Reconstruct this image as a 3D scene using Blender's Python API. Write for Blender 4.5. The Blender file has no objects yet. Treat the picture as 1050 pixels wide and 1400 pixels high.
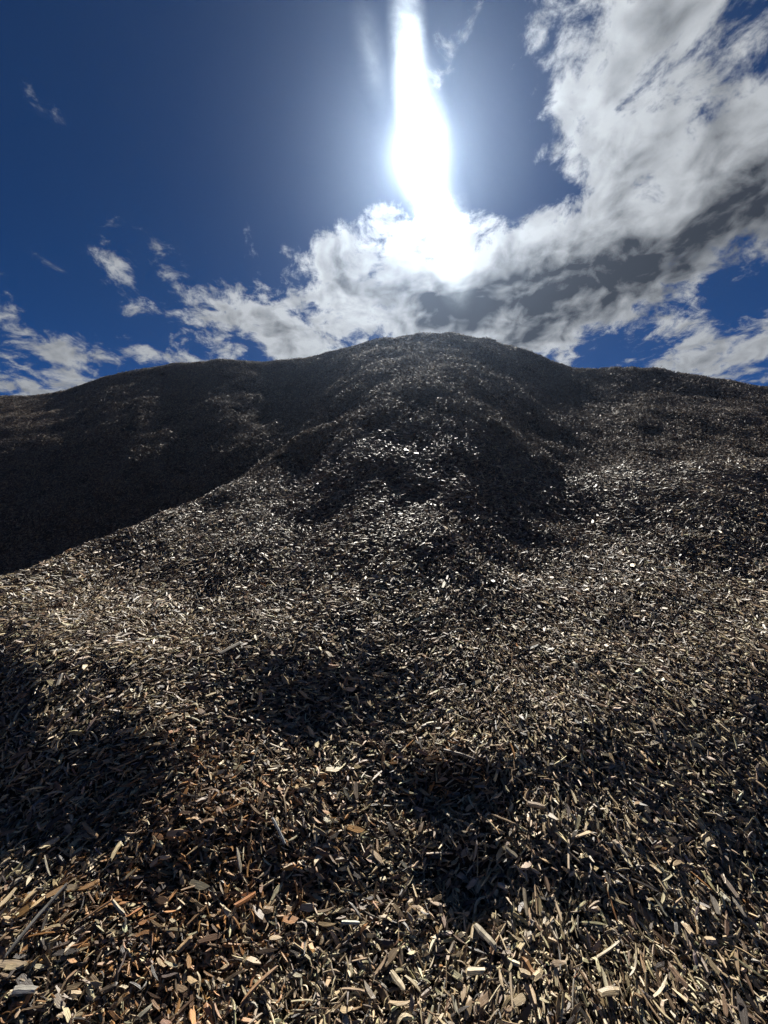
import bpy, bmesh, math, random
import numpy as np
from mathutils import Vector, Matrix, Quaternion

random.seed(7)
rng = np.random.default_rng(7)
scene = bpy.context.scene
col = scene.collection

# ------------------------------------------------------------------ camera
PW, PH, F = 1050.0, 1400.0, 508.0          # photograph size and focal length in its pixels (ultra wide phone lens)
CX, CY = PW / 2, PH / 2
EYE = 1.6
cam = bpy.data.cameras.new('camera')
cam.sensor_fit = 'VERTICAL'
cam.sensor_height = 24.0
cam.lens = 12.0 / (CY / F)
cam.clip_start = 0.02
cam.clip_end = 8000
camo = bpy.data.objects.new('camera', cam)
camo.location = (0, 0, EYE)
camo.rotation_euler = (math.radians(90), 0, 0)
col.objects.link(camo)
scene.camera = camo


def ray(px, py):
    return Vector(((px - CX) / F, 1.0, (CY - py) / F))


SUN = ray(573, 212).normalized()
SUN_EL = math.asin(SUN.z)
SUN_AZ = math.atan2(SUN.x, SUN.y)
HAZE = 0.0025

# ------------------------------------------------------------------ exposure
scene.view_settings.view_transform = 'Standard'
scene.view_settings.look = 'None'
scene.view_settings.exposure = 0.9
scene.view_settings.gamma = 1.0
scene.view_settings.use_curve_mapping = False
scene.render.engine = 'CYCLES'
scene.cycles.max_bounces = 3
scene.cycles.diffuse_bounces = 1
scene.cycles.glossy_bounces = 1
scene.cycles.use_denoising = True
scene.cycles.adaptive_threshold = 0.03

# ------------------------------------------------------------------ world: clear deep sky, broken cloud layer, sun's aureole with painted glare
world = bpy.data.worlds.new('World')
scene.world = world
world.use_nodes = True
world.cycles.sampling_method = 'MANUAL'
world.cycles.sample_map_resolution = 512
NT = world.node_tree
NT.nodes.clear()


class S:
    """tiny wrapper: arithmetic on sockets builds Math nodes"""
    nt = NT

    def __init__(self, sock):
        self.s = sock

    @staticmethod
    def op(kind, *args, clamp=False):
        n = S.nt.nodes.new('ShaderNodeMath')
        n.operation = kind
        n.use_clamp = clamp
        for i, a in enumerate(args):
            if isinstance(a, S):
                S.nt.links.new(a.s, n.inputs[i])
            else:
                n.inputs[i].default_value = a
        return S(n.outputs[0])

    def __add__(self, o): return S.op('ADD', self, o)
    __radd__ = __add__
    def __sub__(self, o): return S.op('SUBTRACT', self, o)
    def __rsub__(self, o): return S.op('SUBTRACT', o, self)
    def __mul__(self, o): return S.op('MULTIPLY', self, o)
    __rmul__ = __mul__
    def __truediv__(self, o): return S.op('DIVIDE', self, o)
    def exp(self): return S.op('EXPONENT', self)
    def max(self, o): return S.op('MAXIMUM', self, o)
    def min(self, o): return S.op('MINIMUM', self, o)
    def smooth(self, a, b, lo=0.0, hi=1.0):
        n = S.nt.nodes.new('ShaderNodeMapRange')
        n.interpolation_type = 'SMOOTHSTEP'
        S.nt.links.new(self.s, n.inputs[0])
        for i, v in enumerate((a, b, lo, hi)):
            n.inputs[i + 1].default_value = v
        return S(n.outputs[0])


def vdot(vsock, v):
    n = NT.nodes.new('ShaderNodeVectorMath')
    n.operation = 'DOT_PRODUCT'
    NT.links.new(vsock, n.inputs[0])
    n.inputs[1].default_value = v
    return S(n.outputs['Value'])


def noise(vsock, scale, detail, rough, dist=0.0, lac=2.0, nt=None):
    nt = nt or NT
    n = nt.nodes.new('ShaderNodeTexNoise')
    if nt is NT: n.noise_dimensions = '2D'
    n.inputs['Scale'].default_value = scale
    n.inputs['Detail'].default_value = detail
    n.inputs['Roughness'].default_value = rough
    n.inputs['Distortion'].default_value = dist
    n.inputs['Lacunarity'].default_value = lac
    nt.links.new(vsock, n.inputs['Vector'])
    return n


tc = NT.nodes.new('ShaderNodeTexCoord')
DIR = tc.outputs['Generated']
sep = NT.nodes.new('ShaderNodeSeparateXYZ')
NT.links.new(DIR, sep.inputs[0])
dx, dy, dz = (S(sep.outputs[i]) for i in range(3))
# cloud layer seen in perspective: direction projected on a high plane
den = dz.max(0.0) + 0.32
comb = NT.nodes.new('ShaderNodeCombineXYZ')
NT.links.new((dx / den).s, comb.inputs[0])
NT.links.new((dy / den).s, comb.inputs[1])
CP = comb.outputs[0]


def blob(px, py, rx, ry, ang=0.0, soft=1.0):
    """gaussian patch of sky round a direction; radii in photograph pixels, ang turns it anticlockwise"""
    c = ray(px, py)
    k = c.length
    c = c.normalized()
    right = Vector((0, 0, 1)).cross(c).normalized() * -1
    up = right.cross(c).normalized()
    r_ang = math.radians(ang)
    a1 = right * math.cos(r_ang) + up * math.sin(r_ang)
    a2 = up * math.cos(r_ang) - right * math.sin(r_ang)
    e = 1.8 / (F * k)
    n = NT.nodes.new('ShaderNodeMapping')
    n.vector_type = 'TEXTURE'
    n.inputs['Location'].default_value = c
    n.inputs['Rotation'].default_value = Matrix((a1, a2, a1.cross(a2))).transposed().to_euler()
    n.inputs['Scale'].default_value = (rx * e, ry * e * (1 / k) ** 0.5, 1.0)
    NT.links.new(DIR, n.inputs[0])
    g = NT.nodes.new('ShaderNodeTexGradient')
    g.gradient_type = 'SPHERICAL'
    NT.links.new(n.outputs[0], g.inputs[0])
    return S(g.outputs['Fac'])


def blobs(lst):
    tot = None
    for *geo, amp in lst:
        b = blob(*geo)
        tot = b * amp if tot is None else S.op('MULTIPLY_ADD', b, amp, tot)
    return tot


# where the clouds stand
cover = blobs([
    (920, 50, 210, 140, -10, .78), (1040, 220, 80, 110, 20, .55), (790, 130, 60, 90, 0, .40), (650, 5, 70, 26, 0, .42),
    (900, 330, 240, 80, 8, 1.0), (700, 325, 110, 60, -8, .85), (560, 385, 120, 50, -20, .95), (640, 430, 170, 45, 0, .8),
    (430, 400, 60, 45, -40, .55), (470, 345, 40, 30, 0, .3),
    (330, 440, 170, 30, -25, .72), (200, 420, 90, 20, -15, .60), (400, 455, 90, 28, -30, .5),
    (60, 480, 110, 30, -28, .66), (20, 525, 90, 26, -5, .75), (250, 490, 120, 20, 5, .60),
    (150, 352, 26, 14, -25, .5), (280, 345, 30, 14, 0, .36), (350, 355, 12, 34, 15, .40),
    (960, 470, 110, 45, 25, .60), (780, 470, 90, 34, 0, .55), (1040, 490, 70, 45, 0, .6),
    (850, 225, 100, 60, -30, .42), (500, 75, 22, 50, 20, .34), (600, 110, 30, 40, 0, .34), (505, 285, 30, 25, 0, .34),
])
hole = blobs([
    (1020, 405, 50, 20, 20, .45), (760, 260, 70, 26, -15, .6), (680, 200, 70, 70, 0, .6), (840, 445, 70, 18, 10, .5),
    (950, 180, 90, 30, 35, .25), (360, 130, 150, 160, 0, .3), (110, 285, 80, 50, 0, .45), (150, 400, 60, 20, -10, .25),
])
# unseen cover outside the frame, thinned to keep shaded chips dark
wide = noise(CP, 1.1, 2.0, 0.5)
side = S.op('SUBTRACT', 1.0, dy.smooth(0.15, 0.55))
far_cover = S(wide.outputs[0]).smooth(0.42, 0.62) * side
warp = noise(CP, 5.0, 2.0, 0.55)
wadd = NT.nodes.new('ShaderNodeVectorMath'); wadd.operation = 'MULTIPLY_ADD'
NT.links.new(warp.outputs['Color'], wadd.inputs[0])
wadd.inputs[1].default_value = (0.09, 0.09, 0.09)
NT.links.new(CP, wadd.inputs[2])
fine = S(noise(wadd.outputs[0], 8.5, 8.0, 0.68).outputs[0])
lump = S(noise(wadd.outputs[0], 4.6, 4.0, 0.55).outputs[0])
val = fine * 1.7 + lump * 0.45 + (cover + far_cover * 0.35 - hole) * 0.80
opacity = val.smooth(1.34, 1.74)
# backlit cloud: thin rims pass the light, thick bellies go grey
thick_at = blobs([
    (900, 365, 210, 46, 8, 1.15), (545, 395, 90, 26, -10, .8), (720, 370, 90, 30, 0, .6), (900, 40, 190, 60, -10, .40),
    (1030, 230, 60, 60, 30, .4), (640, 425, 90, 25, 0, .5), (390, 460, 50, 16, -30, .35),
])
thick = (val.smooth(1.60, 2.5) * 0.55 + thick_at.smooth(0.0, 1.2) * 0.75) * lump.smooth(0.25, 0.75, 0.75, 1.1)
SCP = Vector((SUN.x / (SUN.z + .32), SUN.y / (SUN.z + .32), 0))
to_sun = NT.nodes.new('ShaderNodeVectorMath'); to_sun.operation = 'SUBTRACT'
to_sun.inputs[0].default_value = SCP
NT.links.new(CP, to_sun.inputs[1])
tn = NT.nodes.new('ShaderNodeVectorMath'); tn.operation = 'NORMALIZE'
NT.links.new(to_sun.outputs[0], tn.inputs[0])
ofs = NT.nodes.new('ShaderNodeVectorMath'); ofs.operation = 'MULTIPLY_ADD'
NT.links.new(tn.outputs[0], ofs.inputs[0])
ofs.inputs[1].default_value = (.035, .035, 0)
NT.links.new(wadd.outputs[0], ofs.inputs[2])
soft0 = S(noise(wadd.outputs[0], 7.0, 3.0, 0.6).outputs[0])
soft1 = S(noise(ofs.outputs[0], 7.0, 3.0, 0.6).outputs[0])
relief = soft0 - soft1
thick = (thick - relief * 1.6 + 0.08).max(0.0).min(1.0)

ang2 = S.op('SUBTRACT', 1.0, vdot(DIR, SUN)) * 2.0          # about theta squared, in radians
ang2 = ang2.max(0.0)
theta = S.op('SQRT', ang2)
glow_near = (ang2 * (-1.0 / 0.042 ** 2)).exp()
glow_mid = (theta * (-1.0 / 0.06)).exp()
glow_far = (theta * (-1.0 / 0.30)).exp()

sky = NT.nodes.new('ShaderNodeTexSky')
sky.sky_type = 'NISHITA'
sky.sun_disc = False
sky.sun_elevation = SUN_EL
sky.sun_rotation = SUN_AZ
sky.altitude = 1500
sky.air_density = 0.36
sky.dust_density = 0.0
sky.ozone_density = 6.0


def mixcol(fac, a, b, blend='MIX'):
    n = NT.nodes.new('ShaderNodeMix')
    n.data_type = 'RGBA'
    n.blend_type = blend
    if isinstance(fac, S): NT.links.new(fac.s, n.inputs[0])
    else: n.inputs[0].default_value = fac
    for i, v in ((6, a), (7, b)):
        if isinstance(v, tuple): n.inputs[i].default_value = v + (1,)
        else: NT.links.new(v, n.inputs[i])
    return n.outputs[2]


# all values below are divided by the background strength
BG = 0.05
u = 1.0 / BG
rim = mixcol(thick, (.40 * u, .42 * u, .44 * u), (.030 * u, .034 * u, .042 * u))
# cloud in front of the sun's side scatters forward: brighter the closer to the sun
fwd = glow_far * 1.3 + glow_mid * 3.0 + 0.45
fn = NT.nodes.new('ShaderNodeVectorMath'); fn.operation = 'SCALE'
NT.links.new(rim, fn.inputs[0]); NT.links.new(fwd.s, fn.inputs['Scale'])
skymix = mixcol(opacity.min(0.96), mixcol(1.0, sky.outputs[0], (.16, .49, .74), 'MULTIPLY'), fn.outputs[0])
# sun's aureole, plus the lens glare's tall streak painted into the sky
glare_core = blob(579, 215, 25, 78, 9)
glare_streak = blob(560, 95, 17, 105, 5) * 1.2 + blob(508, 75, 16, 50, 18) * .4 + blob(606, 310, 24, 75, 16) * 1.1
glare_streak = S.op('MULTIPLY', glare_streak, glare_streak) * fine.smooth(0.32, 0.66, 0.5, 1.5)
aur = glow_near * 1.2 + glow_mid * 0.10 + S.op('MULTIPLY', glare_core, glare_core) * fine.smooth(0.34, 0.66, 0.9, 2.6) + glare_streak * 1.1
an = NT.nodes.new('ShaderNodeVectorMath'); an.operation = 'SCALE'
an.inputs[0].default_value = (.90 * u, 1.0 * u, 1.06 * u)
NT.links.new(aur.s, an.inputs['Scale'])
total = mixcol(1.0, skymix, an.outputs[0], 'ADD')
bg = NT.nodes.new('ShaderNodeBackground')
bg.inputs['Strength'].default_value = BG
NT.links.new(total, bg.inputs['Color'])
wo = NT.nodes.new('ShaderNodeOutputWorld')
NT.links.new(bg.outputs[0], wo.inputs['Surface'])

# ------------------------------------------------------------------ sun
sl = bpy.data.lights.new('sun', 'SUN')
sl.energy = 5.0
sl.angle = math.radians(0.5)
sl.color = (1.0, 0.95, 0.86)
slo = bpy.data.objects.new('sun', sl)
slo.rotation_euler = (-SUN).to_track_quat('-Z', 'Y').to_euler()
slo.location = SUN * 60
col.objects.link(slo)


# ------------------------------------------------------------------ materials
def new_mat(name):
    m = bpy.data.materials.new(name)
    m.use_nodes = True
    m.node_tree.nodes.clear()
    out = m.node_tree.nodes.new('ShaderNodeOutputMaterial')
    p = m.node_tree.nodes.new('ShaderNodeBsdfPrincipled')
    m.node_tree.links.new(p.outputs[0], out.inputs[0])
    return m, m.node_tree, p


def wood_material(name='split_wood', vary=False):      # vary: for meshes of many chips
    m, nt, p = new_mat(name)
    at = nt.nodes.new('ShaderNodeAttribute')
    at.attribute_type = 'INSTANCER'
    at.attribute_name = 'tint'
    t = nt.nodes.new('ShaderNodeTexCoord')
    mp = nt.nodes.new('ShaderNodeMapping')
    mp.inputs['Scale'].default_value = (0.07, 1.0, 1.0)
    nt.links.new(t.outputs['Object'], mp.inputs[0])
    oi = nt.nodes.new('ShaderNodeObjectInfo')
    sh = nt.nodes.new('ShaderNodeVectorMath'); sh.operation = 'MULTIPLY_ADD'
    cmb = nt.nodes.new('ShaderNodeCombineXYZ')
    for i in range(3): nt.links.new(oi.outputs['Random'], cmb.inputs[i])
    nt.links.new(cmb.outputs[0], sh.inputs[0])
    sh.inputs[1].default_value = (3, 5, 7)
    nt.links.new(mp.outputs[0], sh.inputs[2])
    g = noise(sh.outputs[0], 520, 3, 0.6, nt=nt)          # grain along the length
    b = noise(sh.outputs[0], 60, 3, 0.6, nt=nt)           # stains
    r1 = nt.nodes.new('ShaderNodeMapRange')
    nt.links.new(g.outputs[0], r1.inputs[0])
    for i, v in enumerate((.3, .7, .62, 1.25)): r1.inputs[i + 1].default_value = v
    r2 = nt.nodes.new('ShaderNodeMapRange')
    nt.links.new(b.outputs[0], r2.inputs[0])
    for i, v in enumerate((.35, .62, .55, 1.15)): r2.inputs[i + 1].default_value = v
    mu = nt.nodes.new('ShaderNodeMath'); mu.operation = 'MULTIPLY'
    nt.links.new(r1.outputs[0], mu.inputs[0]); nt.links.new(r2.outputs[0], mu.inputs[1])
    sc = nt.nodes.new('ShaderNodeVectorMath'); sc.operation = 'SCALE'
    nt.links.new(at.outputs['Color'], sc.inputs[0]); nt.links.new(mu.outputs[0], sc.inputs['Scale'])
    last = sc.outputs[0]
    if vary:                                              # many chips in one mesh: each has its own colour on its faces
        va = nt.nodes.new('ShaderNodeAttribute')
        va.attribute_name = 'vary'
        mv = nt.nodes.new('ShaderNodeVectorMath'); mv.operation = 'MULTIPLY'
        nt.links.new(last, mv.inputs[0]); nt.links.new(va.outputs['Color'], mv.inputs[1])
        last = mv.outputs[0]
    nt.links.new(last, p.inputs['Base Color'])
    p.inputs['Roughness'].default_value = 0.5
    p.inputs['Specular IOR Level'].default_value = 0.6
    if vary:
        p.inputs['Roughness'].default_value = 0.6
        p.inputs['Specular IOR Level'].default_value = 0.3
        return m
    bp = nt.nodes.new('ShaderNodeBump')
    bp.inputs['Strength'].default_value = 0.5
    bp.inputs['Distance'].default_value = 0.0015
    nt.links.new(g.outputs[0], bp.inputs['Height'])
    nt.links.new(bp.outputs[0], p.inputs['Normal'])
    return m


def earth_material(name, ca, cb, scale):
    m, nt, p = new_mat(name)
    t = nt.nodes.new('ShaderNodeTexCoord')
    n1 = noise(t.outputs['Object'], scale, 8, 0.7, nt=nt)
    r = nt.nodes.new('ShaderNodeValToRGB')
    r.color_ramp.elements[0].position = .35; r.color_ramp.elements[0].color = ca + (1,)
    r.color_ramp.elements[1].position = .68; r.color_ramp.elements[1].color = cb + (1,)
    nt.links.new(n1.outputs[0], r.inputs[0])
    nt.links.new(r.outputs[0], p.inputs['Base Color'])
    p.inputs['Roughness'].default_value = 0.9
    p.inputs['Specular IOR Level'].default_value = 0.2
    bp = nt.nodes.new('ShaderNodeBump')
    bp.inputs['Strength'].default_value = 0.8
    bp.inputs['Distance'].default_value = 0.02
    nt.links.new(n1.outputs[0], bp.inputs['Height'])
    nt.links.new(bp.outputs[0], p.inputs['Normal'])
    return m


M_WOOD = wood_material()
M_WOOD_CLUMP = wood_material('split_wood_in_clumps', True)
M_FINES = earth_material('dark_wood_fines', (.012, .008, .006), (.06, .04, .026), 60)
M_DIRT = earth_material('trodden_dirt', (.05, .036, .024), (.13, .10, .07), 6)


def tag(o, label=None, cat=None, group=None, kind=None):
    if label: o['label'] = label
    if cat: o['category'] = cat
    if group: o['group'] = group
    if kind: o['kind'] = kind
    return o


def vnoise(x, y, cell, seed):
    r = np.random.default_rng(seed)
    n = 256
    T = r.random((n, n)) * 2 - 1
    X, Y = x / cell + 91.3, y / cell + 53.7
    xi, yi = np.floor(X).astype(int), np.floor(Y).astype(int)
    fx, fy = X - xi, Y - yi
    fx, fy = fx * fx * (3 - 2 * fx), fy * fy * (3 - 2 * fy)
    g = lambda a, b: T[a % n, b % n]
    return (g(xi, yi) * (1 - fx) + g(xi + 1, yi) * fx) * (1 - fy) + (g(xi, yi + 1) * (1 - fx) + g(xi + 1, yi + 1) * fx) * fy


# ------------------------------------------------------------------ the heap's surface
# skyline of the heap, in photograph pixels
SKY_X = [-900, -400, -150, 0, 40, 80, 150, 230, 310, 350, 385, 420, 455, 480, 520, 560, 600, 640, 680, 710, 740, 765, 790, 830, 870, 920, 980, 1050, 1250, 1600, 2000]
SKY_Y = [640, 575, 550, 541, 542, 537, 514, 498, 492, 494.5, 495, 489, 483, 473, 464.5, 459, 457, 460, 467, 478, 490, 501, 507, 506, 504.5, 511, 520, 531, 548, 590, 640]
# depth of the crest
DEP_X = [-900, 0, 200, 350, 450, 600, 760, 900, 1050, 1400, 2000]
DEP_Y = [8.6, 8.6, 8.5, 8.0, 7.5, 7.2, 7.2, 6.7, 6.2, 5.8, 5.4]
# near spur at the left, whose crest hides the hollow behind it
SPUR_X = [-900, -300, 0, 100, 200, 300, 360, 410, 500]
SPUR_Y = [960, 880, 797, 757, 712, 657, 624, 598, 556]
SPUR_KX = [-900, 0, 150, 300, 410, 500]
SPUR_K = [2.0, 1.84, 1.52, 1.24, 1.09, 1.0]
# slope of the surface in degrees: base, then flatter treads (negative) and steeper drops (positive)
FEAT = [
    (525, 1390, 700, 110, -5), (850, 1330, 200, 60, -2),
    (90, 835, 170, 62, -10), (265, 865, 130, 80, -8), (330, 725, 95, 50, -8), (405, 665, 60, 40, -7), (465, 605, 60, 30, -5), (230, 965, 120, 45, -6),
    (420, 770, 70, 50, -4), (560, 705, 60, 22, -8), (820, 785, 110, 50, -7), (930, 652, 150, 26, -9), (850, 930, 200, 60, -8), (690, 970, 110, 50, -7),
    (400, 1045, 130, 55, -6), (760, 1090, 200, 50, -4), (1000, 860, 90, 40, -4), (840, 560, 120, 25, -4), (620, 1012, 90, 16, -9), (620, 1112, 80, 16, -12), (600, 1240, 110, 22, -6),
    (150, 1090, 80, 25, -5), (640, 880, 50, 25, -5),
    (50, 1070, 120, 85, 19), (190, 1030, 60, 40, 11), (20, 940, 90, 35, 7), (480, 910, 90, 110, 6), (60, 735, 170, 38, 10), (210, 675, 120, 36, 10), (340, 618, 80, 28, 8), (590, 800, 100, 80, 6), (615, 1058, 55, 30, 20), (635, 1168, 65, 36, 20),
    (690, 720, 150, 70, 2), (760, 850, 90, 25, 5), (980, 735, 130, 45, 9), (620, 610, 230, 50, 4), (520, 660, 50, 30, 5), (130, 640, 280, 95, 8), (1020, 1110, 90, 50, 7), (250, 1170, 110, 40, 7),
    (920, 850, 130, 24, 7), (330, 960, 60, 25, 5), (820, 1190, 120, 30, 5), (450, 1180, 70, 30, 5), (780, 700, 120, 30, 3), (350, 1290, 150, 30, 4),
]
BASE_Y = [420, 600, 680, 780, 950, 1150, 1400, 6000]      # steeper towards the top, gentler at the foot
BASE_A = [42, 42, 40.5, 37, 34.5, 31, 24, 20]
cols = np.arange(-800, 1850.1, 7.0)
rows = np.concatenate([np.arange(5000, 1600, -40.0), np.arange(1600, 1350, -8.0), np.arange(1350, 430, -2.0)])
NY = 520
LY = np.linspace(math.log(0.12), math.log(42.0), NY)
YG = np.exp(LY)
H = np.zeros((len(cols), NY))
CRESTY = np.zeros(len(cols))
NCOL = len(cols)
SKYL = np.interp(cols, SKY_X, SKY_Y)
SPURY = np.interp(cols, SPUR_X, SPUR_Y)
M_ALL = (CY - rows) / F
PXG, RRG = np.meshgrid(cols, rows, indexing='ij')
A0 = np.interp(RRG, BASE_Y, BASE_A)
A1 = A0.copy()
for (fx, fy, rx, ry, d) in FEAT:
    A1 += d * (2.0 if d > 0 else 2.1) * np.interp(fy, [600, 700, 800], [.45, .7, 1.0]) * np.exp(-((PXG - fx) / rx) ** 2 - ((RRG - fy) / ry) ** 2)
A1 = np.clip(A1, 8, 76)


def climb(A):
    """log depth of the surface along each column of sight, from its slope"""
    w = np.maximum(np.tan(np.radians(A)) - M_ALL[None, :], 0.07)
    inc = np.diff(M_ALL)[None, :] * 0.5 * (1 / w[:, 1:] + 1 / w[:, :-1])
    inc[RRG[:, 1:] < SKYL[:, None]] = 0
    return inc


def blur(D, sig, axis):
    r = int(3 * sig)
    kx = np.exp(-0.5 * (np.arange(-r, r + 1) / sig) ** 2); kx /= kx.sum()
    pad = [(0, 0), (0, 0)]; pad[axis] = (r, r)
    E = np.pad(D, pad, mode='edge')
    return np.apply_along_axis(lambda v: np.convolve(v, kx, mode='valid'), axis, E)


I0 = climb(A0)
Y0 = EYE / (np.tan(np.radians(A0[:, 0])) - M_ALL[0])
KSP = np.interp(cols, SPUR_KX, SPUR_K)
TGT = np.interp(cols, DEP_X, DEP_Y)
far = rows[1:] < 900                                     # only the upper slope is stretched to meet the crest
need = np.log(TGT / Y0) - np.log(KSP) - I0[:, ~far].sum(1)
I0[:, far] *= (need / I0[:, far].sum(1))[:, None]
L0 = np.concatenate([np.log(Y0)[:, None], np.log(Y0)[:, None] + np.cumsum(I0, 1)], 1)
I1 = climb(A1)
D = np.concatenate([np.zeros((NCOL, 1)), np.cumsum(I1 - climb(A0), 1)], 1)
near_rows = rows <= 1600
Dn = D[:, near_rows]
fine_rows = np.arange(1600, 430, -2.0)
Df = np.array([np.interp(-fine_rows, -rows[near_rows], Dn[c]) for c in range(NCOL)])
low = blur(blur(Df, 45, 1), 13, 0)                       # treads and drops stay, the surface as a whole does not drift
Df = Df - 0.9 * low
fade = np.clip((fine_rows[None, :] - SKYL[:, None]) / 45.0, 0, 1)
Df = Df * fade
D = np.zeros_like(D)
D[:, near_rows] = np.array([np.interp(-rows[near_rows], -fine_rows, Df[c]) for c in range(NCOL)])
LALL = np.maximum.accumulate(L0 + D, 1)
for i, px in enumerate(cols):
    sky_y = SKYL[i]
    k = KSP[i]
    sel = rows > sky_y + 0.5
    rr = np.append(rows[sel], sky_y)
    m = (CY - rr) / F
    ly = np.append(LALL[i][sel], math.log(TGT[i] / k))
    ly = np.maximum.accumulate(np.minimum(ly, ly[-1]))
    yy = np.exp(ly)
    zz = EYE + yy * m
    if k > 1.02:
        sp = np.interp(px, SPUR_X, SPUR_Y)
        j = int(np.argmin(np.abs(rr - sp)))
        y1, z1, m1 = yy[j], zz[j], m[j]
        yy2 = yy[j + 1:] * k
        zz2 = EYE + yy2 * m[j + 1:]
        gap = yy2[0] - y1
        f = np.array([.12, .25, .4, .55, .7, .85])
        dip = -0.20 * gap * np.sin(np.pi * f) ** 1.0
        yv = y1 + gap * f
        zv = EYE + yv * m1 + dip
        yy = np.concatenate([yy[:j + 1], yv, yy2]); zz = np.concatenate([zz[:j + 1], zv, zz2])
    yc, zc, mc = yy[-1], zz[-1], (CY - sky_y) / F
    CRESTY[i] = yc
    db = np.array([.15, .4, .8, 1.3, 2, 3])
    zb = zc + mc * db - 0.28 * db ** 2
    sl_b = mc - 2 * 0.28 * 3
    de = np.array([5, 8, 30, 60.0])
    ze = np.maximum(zb[-1] + (de - 3) * max(sl_b, -0.75), -0.6)
    yy = np.concatenate([[0.02], yy, yc + db, yc + de]); zz = np.concatenate([[0.0], zz, zb, ze])
    H[i] = np.interp(YG, yy, zz)
# soften kinks, more so up the slope where a column is wide
for _ in range(12):
    wf = np.clip((YG - 3.2) / 2.0, 0, 1)[None, :]
    B = H.copy()
    B[1:-1] = 0.25 * H[:-2] + 0.5 * H[1:-1] + 0.25 * H[2:]
    H = H * (1 - wf) + B * wf
for _ in range(3):
    H[1:-1] = 0.25 * H[:-2] + 0.5 * H[1:-1] + 0.25 * H[2:]


U = (cols - CX) / F
GX = U[:, None] * YG[None, :]
GY = np.broadcast_to(YG[None, :], GX.shape)


def bumps(x, y):
    amp = np.interp(y, [0, 1.5, 3, 5, 9], [.5, .5, 1.0, .9, .7])
    return amp * (.040 * vnoise(x * .45, y, .5, 5) + .040 * vnoise(x, y, 0.85, 1) + .034 * vnoise(x, y, 0.36, 2) + .020 * vnoise(x, y, .15, 3)) - .004


H = H + bumps(GX, GY) * np.clip((YG - .3) / .6, 0, 1)


def height(x, y):
    yv = np.clip(y, YG[0], YG[-1] * .999)
    pc = (x / yv * F + CX - cols[0]) / 7.0
    pr = (np.log(yv) - LY[0]) / (LY[1] - LY[0])
    pc = np.clip(pc, 0, len(cols) - 1.001); pr = np.clip(pr, 0, NY - 1.001)
    i, j = pc.astype(int), pr.astype(int)
    a, b = pc - i, pr - j
    return (H[i, j] * (1 - a) + H[i + 1, j] * a) * (1 - b) + (H[i, j + 1] * (1 - a) + H[i + 1, j + 1] * a) * b


def normal(x, y, e=0.03):
    e = e * np.ones_like(x)
    hx = (height(x + e, y) - height(x - e, y)) / (2 * e)
    hy = (height(x, y + e) - height(x, y - e)) / (2 * e)
    n = np.stack([-hx, -hy, np.ones_like(x)], -1)
    return n / np.linalg.norm(n, axis=-1, keepdims=True)


def hit(px, py):
    """point of the heap that a sight line meets"""
    d = ray(px, py)
    ys = np.exp(np.linspace(math.log(.4), math.log(16), 1500))
    z = EYE + ys * d.z
    h = height(ys * d.x, ys)
    k = int(np.argmax(h >= z))
    return Vector((ys[k] * d.x, ys[k], h[k]))


def mesh_from(name, verts, faces, mat, smooth=False):
    me = bpy.data.meshes.new(name)
    me.from_pydata([tuple(v) for v in verts], [], faces)
    me.materials.append(mat)
    if smooth: me.polygons.foreach_set('use_smooth', [True] * len(me.polygons))
    me.update()
    return me


# the heap's body
si = list(range(0, len(cols), 1)); sj = list(range(0, NY, 2))
P = np.stack([GX, GY, H - .012], -1)[np.ix_(si, sj)]
nc, nr = P.shape[:2]
idx = np.arange(nc * nr).reshape(nc, nr)
faces = np.stack([idx[:-1, :-1], idx[1:, :-1], idx[1:, 1:], idx[:-1, 1:]], -1).reshape(-1, 4)
heap = bpy.data.objects.new('hill', mesh_from('hill', P.reshape(-1, 3), faces.tolist(), M_FINES, True))
col.objects.link(heap)
tag(heap, 'dark body of the big wood chip heap under its loose chips', None, None, 'structure')

# the yard's ground
gv = []
for r in (0, 3, 12, 60, 300, 3000):
    gv.append(r)
ring = 64
verts = [(0, 0, -.06)]
fcs = []
for q, r in enumerate(gv[1:]):
    for t_ in range(ring):
        an_ = 2 * math.pi * t_ / ring
        verts.append((r * math.cos(an_), r * math.sin(an_), -.06))
for t_ in range(ring):
    fcs.append((0, 1 + t_, 1 + (t_ + 1) % ring))
for q in range(len(gv) - 2):
    o1, o2 = 1 + q * ring, 1 + (q + 1) * ring
    for t_ in range(ring):
        fcs.append((o1 + t_, o2 + t_, o2 + (t_ + 1) % ring, o1 + (t_ + 1) % ring))
ground = bpy.data.objects.new('ground', mesh_from('ground', verts, fcs, M_DIRT))
col.objects.link(ground)
tag(ground, 'flat brown dirt yard around the heap', None, None, 'structure')

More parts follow.
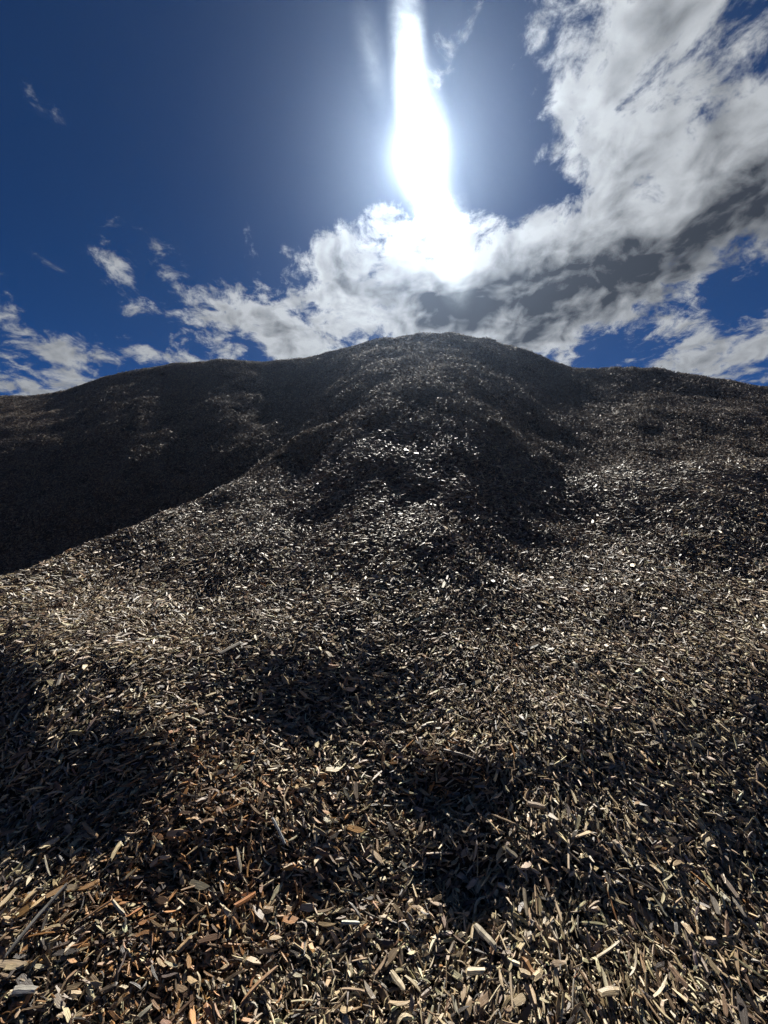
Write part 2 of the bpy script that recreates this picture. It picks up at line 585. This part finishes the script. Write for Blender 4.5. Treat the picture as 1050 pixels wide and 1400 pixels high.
# ------------------------------------------------------------------ chip shapes
def chip_geo(L, W, T, sides=4, rings=4, bend=0.0, jag=.25, taper=(.75, .6), r=None):
    """one splinter of wood along x, torn at both ends; returns verts, faces"""
    r = r or random.Random(1)
    V, Fc = [], []
    offs = [r.uniform(-.3, .3) for _ in range(sides)]
    for k in range(rings):
        t = k / (rings - 1)
        e = 1.0
        if k == 0: e = taper[0]
        if k == rings - 1: e = taper[1]
        e *= r.uniform(.86, 1.1)
        by = bend * L * (t - .5) ** 2 * 4 + r.uniform(-.08, .08) * W
        bz = bend * .5 * L * ((t - .5) ** 2 * 4) + r.uniform(-.1, .1) * T
        for s in range(sides):
            an_ = 2 * math.pi * (s + .5) / sides + offs[s] * .5
            cy, cz = math.cos(an_), math.sin(an_)
            f = .5 / max(abs(cy), abs(cz)) if sides == 4 else .55
            x = (t - .5) * L
            if k in (0, rings - 1):
                x += r.uniform(-jag, jag) * W * 1.3
            V.append((x, cy * f * W * e + by, cz * f * T * (e * .5 + .5) + bz))
    for k in range(rings - 1):
        for s in range(sides):
            a, b = k * sides + s, k * sides + (s + 1) % sides
            Fc.append((a, b, b + sides, a + sides))
    Fc.append(tuple(range(sides))[::-1])
    Fc.append(tuple((rings - 1) * sides + s for s in range(sides)))
    return V, Fc


rr_ = random.Random(11)
SHAPES = []          # (name, verts, faces, nominal length, kind)
for q in range(5):   # flat chips
    SHAPES.append(('flat chip',) + chip_geo(.052, rr_.uniform(.015, .021), rr_.uniform(.004, .007), 4, 4, rr_.uniform(-.06, .06), .55, (rr_.uniform(.5, .95), rr_.uniform(.35, .9)), rr_) + (.052,))
for q in range(5):   # slim splinters
    SHAPES.append(('splinter',) + chip_geo(.066, rr_.uniform(.007, .011), rr_.uniform(.004, .006), 4, 4, rr_.uniform(-.08, .08), .5, (.6, .35), rr_) + (.066,))
for q in range(4):   # chunky blocks
    SHAPES.append(('block',) + chip_geo(.040, rr_.uniform(.014, .018), rr_.uniform(.009, .013), 5, 4, rr_.uniform(-.03, .03), .40, (.9, .7), rr_) + (.040,))
for q in range(3):   # bent shreds
    SHAPES.append(('shred',) + chip_geo(.060, rr_.uniform(.006, .009), rr_.uniform(.0025, .004), 4, 5, rr_.choice((-1, 1)) * rr_.uniform(.14, .24), .4, (.6, .4), rr_) + (.060,))
for q in range(2):   # long twigs
    SHAPES.append(('twig',) + chip_geo(.12, .0075, .0065, 5, 6, rr_.uniform(-.05, .05), .4, (.8, .6), rr_) + (.12,))
for q in range(3):   # short crumbs
    SHAPES.append(('crumb',) + chip_geo(.024, rr_.uniform(.007, .012), rr_.uniform(.004, .007), 4, 3, 0, .35, (.8, .7), rr_) + (.024,))
PROB = np.array([.040] * 5 + [.095] * 5 + [.022] * 4 + [.050] * 3 + [.012] * 2 + [.060] * 3)
PROB = PROB / PROB.sum()
SHAPE_ME = [mesh_from('chip_%s' % s[0].replace(' ', '_'), s[1], s[2], M_WOOD) for s in SHAPES]

PAL = np.array([      # base colours of the chips
    (.53, .42, .255),   # pale straw
    (.36, .255, .145),   # tan
    (.30, .255, .20),   # weathered grey
    (.15, .092, .050),  # brown
    (.36, .180, .062),  # orange brown
    (.040, .027, .019)  # dark bark
])
PNAME = ['straw-coloured', 'tan', 'grey', 'brown', 'orange-brown', 'dark brown']


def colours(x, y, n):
    # chips darken upslope, part damp wood, part shade put into colour; a reddish load was tipped at the foot on the left
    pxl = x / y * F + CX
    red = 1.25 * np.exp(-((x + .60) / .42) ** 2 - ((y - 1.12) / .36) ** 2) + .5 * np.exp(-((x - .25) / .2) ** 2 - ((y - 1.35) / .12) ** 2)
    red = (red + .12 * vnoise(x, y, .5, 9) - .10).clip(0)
    upslope_dark = np.clip((y - 1.15) / 1.6, 0, 1)
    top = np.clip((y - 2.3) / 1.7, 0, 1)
    w = np.stack([.46 - .35 * upslope_dark - .06 * top, .25 - .11 * upslope_dark - .04 * top, .11 + .06 * upslope_dark, .14 + .15 * upslope_dark, .004 + 0 * upslope_dark, .14 + .14 * upslope_dark], -1)
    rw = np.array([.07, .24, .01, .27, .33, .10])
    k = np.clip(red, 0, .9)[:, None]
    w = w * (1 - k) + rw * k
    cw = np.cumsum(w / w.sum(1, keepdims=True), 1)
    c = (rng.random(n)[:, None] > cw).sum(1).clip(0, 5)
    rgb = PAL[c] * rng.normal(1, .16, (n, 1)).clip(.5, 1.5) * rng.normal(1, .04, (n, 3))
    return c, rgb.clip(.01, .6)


def scatter(y0, y1, per_m2, pad=240):
    """points on the heap between two depths, even over its surface"""
    lo, hi = (-pad - CX) / F, (PW + pad - CX) / F
    n = int((hi - lo) * (y1 * y1 - y0 * y0) / 2 * per_m2 * 1.2)
    y = np.sqrt(rng.random(n) * (y1 * y1 - y0 * y0) + y0 * y0)
    x = (rng.random(n) * (hi - lo) + lo) * y
    cy = np.interp(x / y * F + CX, cols, CRESTY)
    k = y < cy + 1.2
    return x[k], y[k]


def orient(x, y, tilt, n):
    """rotation matrices: chip flat on the slope, turned at random, tipped a little"""
    nn = normal(x, y)
    nn = nn + rng.normal(0, tilt, (n, 3))
    nn /= np.linalg.norm(nn, axis=1, keepdims=True)
    # chips tend to lie down the slope's side a bit: direction field swings over the heap
    swing = vnoise(x, y, 1.1, 21) * 2.6
    th = np.where(rng.random(n) < .45, swing + rng.normal(0, .45, n), rng.random(n) * 2 * math.pi)
    t = np.stack([np.cos(th), np.sin(th), np.zeros(n)], -1)
    t -= nn * (t * nn).sum(1, keepdims=True)
    t /= np.linalg.norm(t, axis=1, keepdims=True)
    b = np.cross(nn, t)
    return np.stack([t, b, nn], -1)       # columns are axes


def euler(R):
    sy = np.sqrt(R[:, 0, 0] ** 2 + R[:, 1, 0] ** 2)
    return np.stack([np.arctan2(R[:, 2, 1], R[:, 2, 2]), np.arctan2(-R[:, 2, 0], sy), np.arctan2(R[:, 1, 0], R[:, 0, 0])], -1)


def scatter_object(name, pos, rot, scl, var, tint, sources):
    """one object of very many chips: its points carry turn, size, shape and colour"""
    me = bpy.data.meshes.new(name)
    n = len(pos)
    me.vertices.add(n)
    me.vertices.foreach_set('co', pos.astype(np.float32).ravel())
    for nm, typ, dat in (('turn', 'FLOAT_VECTOR', rot), ('size', 'FLOAT_VECTOR', scl), ('tint', 'FLOAT_VECTOR', tint)):
        at = me.attributes.new(nm, typ, 'POINT')
        at.data.foreach_set('vector', dat.astype(np.float32).ravel())
    at = me.attributes.new('shape', 'INT', 'POINT')
    at.data.foreach_set('value', var.astype(np.int32))
    me.materials.append(M_WOOD)
    o = bpy.data.objects.new(name, me)
    col.objects.link(o)
    src = bpy.data.collections.new(name + '_shapes')
    for q, sm in enumerate(sources):
        src.objects.link(bpy.data.objects.new('shape_%02d' % q, sm))
    ng = bpy.data.node_groups.new(name + '_spread', 'GeometryNodeTree')
    ng.interface.new_socket('Geometry', in_out='INPUT', socket_type='NodeSocketGeometry')
    ng.interface.new_socket('Geometry', in_out='OUTPUT', socket_type='NodeSocketGeometry')
    gi = ng.nodes.new('NodeGroupInput'); go = ng.nodes.new('NodeGroupOutput')
    mp = ng.nodes.new('GeometryNodeMeshToPoints')
    ci = ng.nodes.new('GeometryNodeCollectionInfo')
    ci.inputs['Collection'].default_value = src
    ci.inputs['Separate Children'].default_value = True
    ip = ng.nodes.new('GeometryNodeInstanceOnPoints')
    ip.inputs['Pick Instance'].default_value = True

    def attr(nm, t):
        a = ng.nodes.new('GeometryNodeInputNamedAttribute')
        a.data_type = t
        a.inputs[0].default_value = nm
        return a.outputs[0]
    e2r = ng.nodes.new('FunctionNodeEulerToRotation')
    ng.links.new(attr('turn', 'FLOAT_VECTOR'), e2r.inputs[0])
    ng.links.new(gi.outputs[0], mp.inputs[0])
    ng.links.new(mp.outputs[0], ip.inputs['Points'])
    ng.links.new(ci.outputs[0], ip.inputs['Instance'])
    ng.links.new(attr('shape', 'INT'), ip.inputs['Instance Index'])
    ng.links.new(e2r.outputs[0], ip.inputs['Rotation'])
    ng.links.new(attr('size', 'FLOAT_VECTOR'), ip.inputs['Scale'])
    ng.links.new(ip.outputs[0], go.inputs[0])
    md = o.modifiers.new('spread', 'NODES')
    md.node_group = ng
    return o


def make_points(y0, y1, per_m2, lift, tilt, size, pad):
    x, y = scatter(y0, y1, per_m2, pad)
    n = len(x)
    R = orient(x, y, tilt, n)
    up = rng.random(n) ** 1.3 * (lift[1] - lift[0]) + lift[0]
    pos = np.stack([x, y, height(x, y)], -1) + R[:, :, 2] * up[:, None]
    s = np.exp(rng.normal(-.06, .40, n)).clip(.35, 1.9) * size
    scl = np.stack([s * rng.uniform(.8, 1.25, n), s * rng.uniform(.75, 1.3, n), s * rng.uniform(.8, 1.3, n)], -1)
    var = rng.choice(len(SHAPES), n, p=PROB)
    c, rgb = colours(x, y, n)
    return dict(pos=pos, R=R, up=up, scl=scl, var=var, c=c, rgb=rgb)


near = make_points(.3, 2.2, 17500, (-.012, .021), .47, .44, 700)
mid = make_points(2.2, 4.1, 12000, (-.012, .020), .47, .51, 330)

# the 300 chips that show largest become things of their own
N_OWN = 300
LEN = np.array([s[3] for s in SHAPES])
KIND = [s[0] for s in SHAPES]
OWN_GROUP = 'loose wood chips on the near foot of the heap'


def own_chip(me, loc, R, scl, tint, label, group=OWN_GROUP, name='wood_chip', cat='wood chip'):
    o = bpy.data.objects.new(name, me)
    M4 = Matrix.Identity(4)
    for r_ in range(3):
        for c_ in range(3):
            M4[r_][c_] = R[r_][c_] * scl[c_]
    M4.translation = loc
    o.matrix_world = M4
    o['tint'] = [float(v) for v in tint]
    col.objects.link(o)
    tag(o, label, cat, group)
    return o


# chips and sticks that one can point at in the photograph: two ends in pixels, width and thickness in mm, colour, shape kind, name, label
ONES = [
    ((10, 1314), (94, 1214), 13, 11, (.20, .19, .17), 'twig', 'stick', 'long straight grey stick slanting up from the left edge of the heap foot'),
    ((118, 1262), (158, 1236), 8, 7, (.22, .13, .07), 'twig', 'stick', 'short brown stick just right of the long straight grey stick'),
    ((374, 1122), (391, 1158), 12, 10, (.24, .25, .26), 'twig', 'stick', 'smooth blue-grey peg of wood above the reddish patch'),
    ((117, 1130), (136, 1150), 15, 6, (.44, .28, .14), 'flat chip', 'wood_chip', 'broad pale orange chip on the reddish mound below the black hollow'),
    ((322, 1244), (349, 1228), 17, 8, (.36, .15, .05), 'flat chip', 'wood_chip', 'bright orange-brown chip in the middle of the reddish patch'),
    ((247, 1306), (264, 1289), 18, 12, (.44, .29, .15), 'block', 'wood_chip', 'square tan block with rough grain in the reddish patch'),
    ((158, 1238), (173, 1255), 11, 7, (.55, .46, .30), 'flat chip', 'wood_chip', 'small white chip at the upper end of the short brown stick'),
    ((22, 1359), (54, 1357), 20, 8, (.58, .54, .46), 'flat chip', 'wood_chip', 'whitish flat chip in the bottom left corner'),
    ((330, 1376), (377, 1328), 12, 7, (.40, .22, .10), 'splinter', 'wood_chip', 'long orange-tan splinter near the bottom edge under the reddish patch'),
    ((326, 1164), (331, 1196), 12, 6, (.56, .48, .34), 'splinter', 'wood_chip', 'upright white splinter between the reddish patch and the blue-grey peg'),
    ((64, 1176), (71, 1203), 7, 5, (.54, .47, .34), 'splinter', 'wood_chip', 'thin white splinter at the lower rim of the black hollow'),
    ((648, 1272), (676, 1302), 22, 11, (.42, .36, .26), 'block', 'wood_chip', 'large pale block lying aslant below the second dark hollow'),
    ((636, 1335), (660, 1335), 20, 12, (.48, .38, .23), 'block', 'wood_chip', 'straw coloured grooved block lying level under the large pale block'),
    ((864, 1348), (871, 1302), 7, 6, (.42, .33, .19), 'shred', 'stick', 'thin curved straw coloured shoot standing up near the bottom right'),
    ((835, 1153), (854, 1175), 13, 5, (.56, .48, .35), 'flat chip', 'wood_chip', 'bright white slanting splinter above the thin curved shoot'),
    ((714, 1222), (718, 1258), 13, 8, (.30, .24, .16), 'flat chip', 'wood_chip', 'upright grey-brown slat right of the second dark hollow'),
    ((719, 1105), (743, 1110), 22, 12, (.27, .19, .12), 'block', 'wood_chip', 'stout brown block lying level right of the first dark hollow'),
    ((818, 1366), (843, 1362), 21, 11, (.50, .38, .22), 'block', 'wood_chip', 'squat straw coloured block at the foot of the thin curved shoot'),
    ((668, 1118), (702, 1132), 7, 6, (.30, .22, .14), 'twig', 'stick', 'brown twig over the lip of the second dark hollow'),
    ((534, 1336), (551, 1360), 20, 7, (.50, .41, .27), 'flat chip', 'wood_chip', 'broad pale leaf-shaped chip standing on the bottom middle of the heap'),
    ((686, 1160), (701, 1174), 19, 8, (.44, .37, .26), 'block', 'wood_chip', 'box-shaped pale chip on the right rim of the second dark hollow'),
    ((864, 1073), (898, 1094), 14, 7, (.10, .075, .055), 'flat chip', 'wood_chip', 'long dark brown slat slanting down to the right'),
    ((303, 899), (330, 884), 26, 9, (.30, .27, .22), 'flat chip', 'wood_chip', 'broad ribbed grey slat high on the bright spur'),
    ((606, 1029), (648, 1041), 12, 10, (.20, .16, .12), 'twig', 'stick', 'stub of grey-brown stick lying in the first dark hollow'),
    ((451, 914), (464, 916), 18, 9, (.42, .21, .09), 'block', 'wood_chip', 'lone orange chip in the dark dip beside the spur'),
    ((81, 942), (87, 926), 18, 7, (.55, .48, .37), 'flat chip', 'wood_chip', 'white chip on the dark lower flank of the spur'),
    ((468, 1266), (492, 1268), 12, 9, (.50, .50, .40), 'flat chip', 'wood_chip', 'greenish white chip lying level near the bottom middle'),
    ((478, 1238), (496, 1262), 9, 7, (.18, .15, .12), 'splinter', 'wood_chip', 'dark splinter leaning over the greenish white chip'),
]
ONE_ME = {}
own_pos = []
for q, (A, B, w_, t_, tint, kind, nm, label) in enumerate(ONES):
    w_, t_ = w_ * .75, t_ * .75
    pa, pb = hit(*A), hit(*B)
    c = (pa + pb) / 2
    L = (pb - pa).length
    ax = (pb - pa).normalized()
    nn = Vector(normal(np.array([c.x]), np.array([c.y]))[0])
    nn = (nn - ax * nn.dot(ax)).normalized()
    b_ = nn.cross(ax)
    c = c + nn * (.022 + t_ * .0004)
    R = np.array([[ax[k_], b_[k_], nn[k_]] for k_ in range(3)])
    r2 = random.Random(100 + q)
    if kind == 'twig':
        V, Fc = chip_geo(L, w_ / 1000, t_ / 1000, 7, 7, r2.uniform(-.02, .02), .3, (.85, .7), r2)
    elif kind == 'shred':
        V, Fc = chip_geo(L, w_ / 1000, t_ / 1000, 5, 7, .10, .3, (.8, .4), r2)
    elif kind == 'splinter':
        V, Fc = chip_geo(L, w_ / 1000, t_ / 1000, 5, 5, r2.uniform(-.04, .04), .5, (.6, .4), r2)
    else:
        V, Fc = chip_geo(L, w_ / 1000, t_ / 1000, 6, 5, r2.uniform(-.03, .03), .25, (.85, .75), r2)
    own_chip(mesh_from(nm, V, Fc, M_WOOD), c, R, (1, 1, 1), tint, label, OWN_GROUP, nm, nm.replace('_', ' '))
    own_pos.append(c)

p = near['pos']
ppx = p[:, 0] / p[:, 1] * F + CX
ppy = CY - (p[:, 2] - EYE) / p[:, 1] * F
score = LEN[near['var']] * near['scl'][:, 0] * np.array([min(s[3], .066) for s in SHAPES])[near['var']] ** 0 / p[:, 1]
wid = np.array([np.ptp(np.array(s[1])[:, 1]) for s in SHAPES])[near['var']] * near['scl'][:, 1] / p[:, 1]
area = score * wid
facing = np.abs(near['R'][:, 2, 2])
okk = (ppx > 8) & (ppx < 1042) & (ppy > 1020) & (ppy < 1392) & (near['up'] > .008) & (facing > .72)
for c in own_pos:
    okk &= np.linalg.norm(p - np.array(c), axis=1) > .02
order = np.argsort(np.where(okk, -area, 0))[: (N_OWN - len(ONES)) * 5]
pick, taken = [], []
for k_ in order:                                       # leave none lying across another
    if all(abs(ppx[k_] - a) + abs(ppy[k_] - b) > 13 for a, b in taken):
        pick.append(k_); taken.append((ppx[k_], ppy[k_]))
    if len(pick) >= N_OWN - len(ONES): break
XN = ['at the left edge', 'left of the middle', 'in the middle', 'right of the middle', 'at the right edge']
YN = ['below the dark hollows', 'low on the heap foot', 'along the bottom edge']
made = []
for k_ in pick:
    xz = XN[min(4, int(ppx[k_] / 210))]
    yz = YN[0 if ppy[k_] < 1180 else 1 if ppy[k_] < 1300 else 2]
    kd = KIND[near['var'][k_]].replace('flat chip', 'flat chip').replace('shred', 'curved shred').replace('twig', 'thin twig').replace('crumb', 'small chip')
    cn = PNAME[near['c'][k_]]
    ax = near['R'][k_][:, 0]
    q0, q1 = p[k_] - ax * .01, p[k_] + ax * .01
    du = (q1[0] / q1[1] - q0[0] / q0[1]); dv = (q1[2] - EYE) / q1[1] - (q0[2] - EYE) / q0[1]
    an_ = math.degrees(math.atan2(dv, du)) % 180
    lie = 'lying level' if an_ < 20 or an_ > 160 else 'slanting rightwards' if an_ < 67 else 'standing upright' if an_ < 113 else 'slanting leftwards'
    xn = min(9, int(ppx[k_] / 105))
    xz = ['at the left edge', 'near the left edge', 'well left of the middle', 'left of the middle', 'just left of the middle', 'just right of the middle',
          'right of the middle', 'well right of the middle', 'near the right edge', 'at the right edge'][xn]
    yz = ['below the dark hollows', 'halfway down the foot', 'low on the foot', 'just above the bottom edge', 'along the bottom edge'][int(np.searchsorted([1130, 1200, 1275, 1345], ppy[k_]))]
    label = '%s %s %s %s %s' % (cn, kd, lie, yz, xz)
    loc = Vector(p[k_] + near['R'][k_][:, 2] * (.020 - near['up'][k_]).clip(0))
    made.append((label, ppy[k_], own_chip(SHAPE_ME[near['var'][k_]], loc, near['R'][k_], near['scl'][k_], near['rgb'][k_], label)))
twins = {}
for label, py_, ob in made: twins.setdefault(label, []).append((py_, ob))
for label, lst in twins.items():
    lst.sort(key=lambda t: t[0])
    words = {2: ['upper', 'lower'], 3: ['upper', 'middle', 'lower'], 4: ['topmost', 'upper', 'lower', 'lowest']}.get(len(lst))
    if words:
        for w_, (py_, ob) in zip(words, lst): ob['label'] = w_ + ' ' + label
print('own chips', len(pick) + len(ONES))
keep = np.ones(len(p), bool); keep[pick] = False
for k_ in near: near[k_] = near[k_][keep]

allp = {k_: np.concatenate([near[k_], mid[k_]]) for k_ in near}
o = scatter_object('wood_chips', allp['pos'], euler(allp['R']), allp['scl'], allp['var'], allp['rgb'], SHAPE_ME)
tag(o, 'countless small wood chips covering the near slopes of the heap', 'wood chips', None, 'stuff')

# farther up the chips come in clumps
CLUMP_ME = []
NC = 112
for q in range(9):
    V, Fc, sh = [], [], []
    for t_ in range(NC):
        v_, f_ = SHAPES[int(rng.choice(len(SHAPES), p=PROB))][1:3]
        n0 = len(V)
        th, rad = rng.random() * 6.283, .14 * math.sqrt(rng.random())
        nn = Vector((rng.normal(0, .48), rng.normal(0, .48), 1)).normalized()
        Q = Vector((0, 0, 1)).rotation_difference(nn) @ Quaternion((0, 0, 1), rng.random() * 6.283)
        s_ = math.exp(rng.normal(0, .25)) * .45
        off = Vector((rad * math.cos(th), rad * math.sin(th), rng.uniform(-.006, .018)))
        V += [tuple(Q @ (Vector(a) * s_) + off) for a in v_]
        Fc += [tuple(a + n0 for a in f) for f in f_]
        g = PAL[int(rng.choice(6, p=[.045, .10, .22, .31, .005, .32]))] * rng.normal(1, .15)  # dark mix carries some of the upper slope's shade
        sh += [tuple(g)] * len(f_)
    me = mesh_from('chip_clump', V, Fc, M_WOOD_CLUMP)
    at = me.attributes.new('vary', 'FLOAT_VECTOR', 'FACE')
    at.data.foreach_set('vector', np.array(sh, np.float32).ravel())
    CLUMP_ME.append(me)
x, y = scatter(4.0, 10.0, 108, 200)
n = len(x)
R = orient(x, y, .05, n)
pos = np.stack([x, y, height(x, y)], -1)
s_ = rng.uniform(.85, 1.15, (n, 1)) * np.ones((1, 3))
tint = rng.normal(1, .08, (n, 1)).clip(.7, 1.3) * np.ones((1, 3))
o = scatter_object('wood_chips_far', pos, euler(R), s_, rng.integers(0, 9, n), tint, CLUMP_ME)
o.name = 'wood_chips_upslope'
tag(o, 'countless tiny wood chips covering the upper slopes up to the skyline', 'wood chips', None, 'stuff')
print('chips', len(allp['pos']), 'clumps', n)

# ------------------------------------------------------------------ scattering air added to stand in for the lens's veiling glare
hz = bpy.data.materials.new('glare_air')
hz.use_nodes = True
hz.node_tree.nodes.clear()
ho = hz.node_tree.nodes.new('ShaderNodeOutputMaterial')
pv = hz.node_tree.nodes.new('ShaderNodeVolumePrincipled')
pv.inputs['Color'].default_value = (.50, .68, 1.0, 1)
pv.inputs['Density'].default_value = HAZE
pv.inputs['Anisotropy'].default_value = 0.86
hz.node_tree.links.new(pv.outputs[0], ho.inputs['Volume'])
X0, Z0, Z1 = 3200.0, -1.2, 6.2
hv = [(a, b, c) for c in (Z0, Z1) for a, b in ((-X0, -X0), (X0, -X0), (X0, X0), (-X0, X0))]
hf = [(3, 2, 1, 0), (4, 5, 6, 7), (0, 1, 5, 4), (1, 2, 6, 5), (2, 3, 7, 6), (3, 0, 4, 7)]
haze = bpy.data.objects.new('haze', mesh_from('haze', hv, hf, hz))
col.objects.link(haze)
tag(haze, 'thin bluish air added over the heap for veiling glare', None, None, 'stuff')
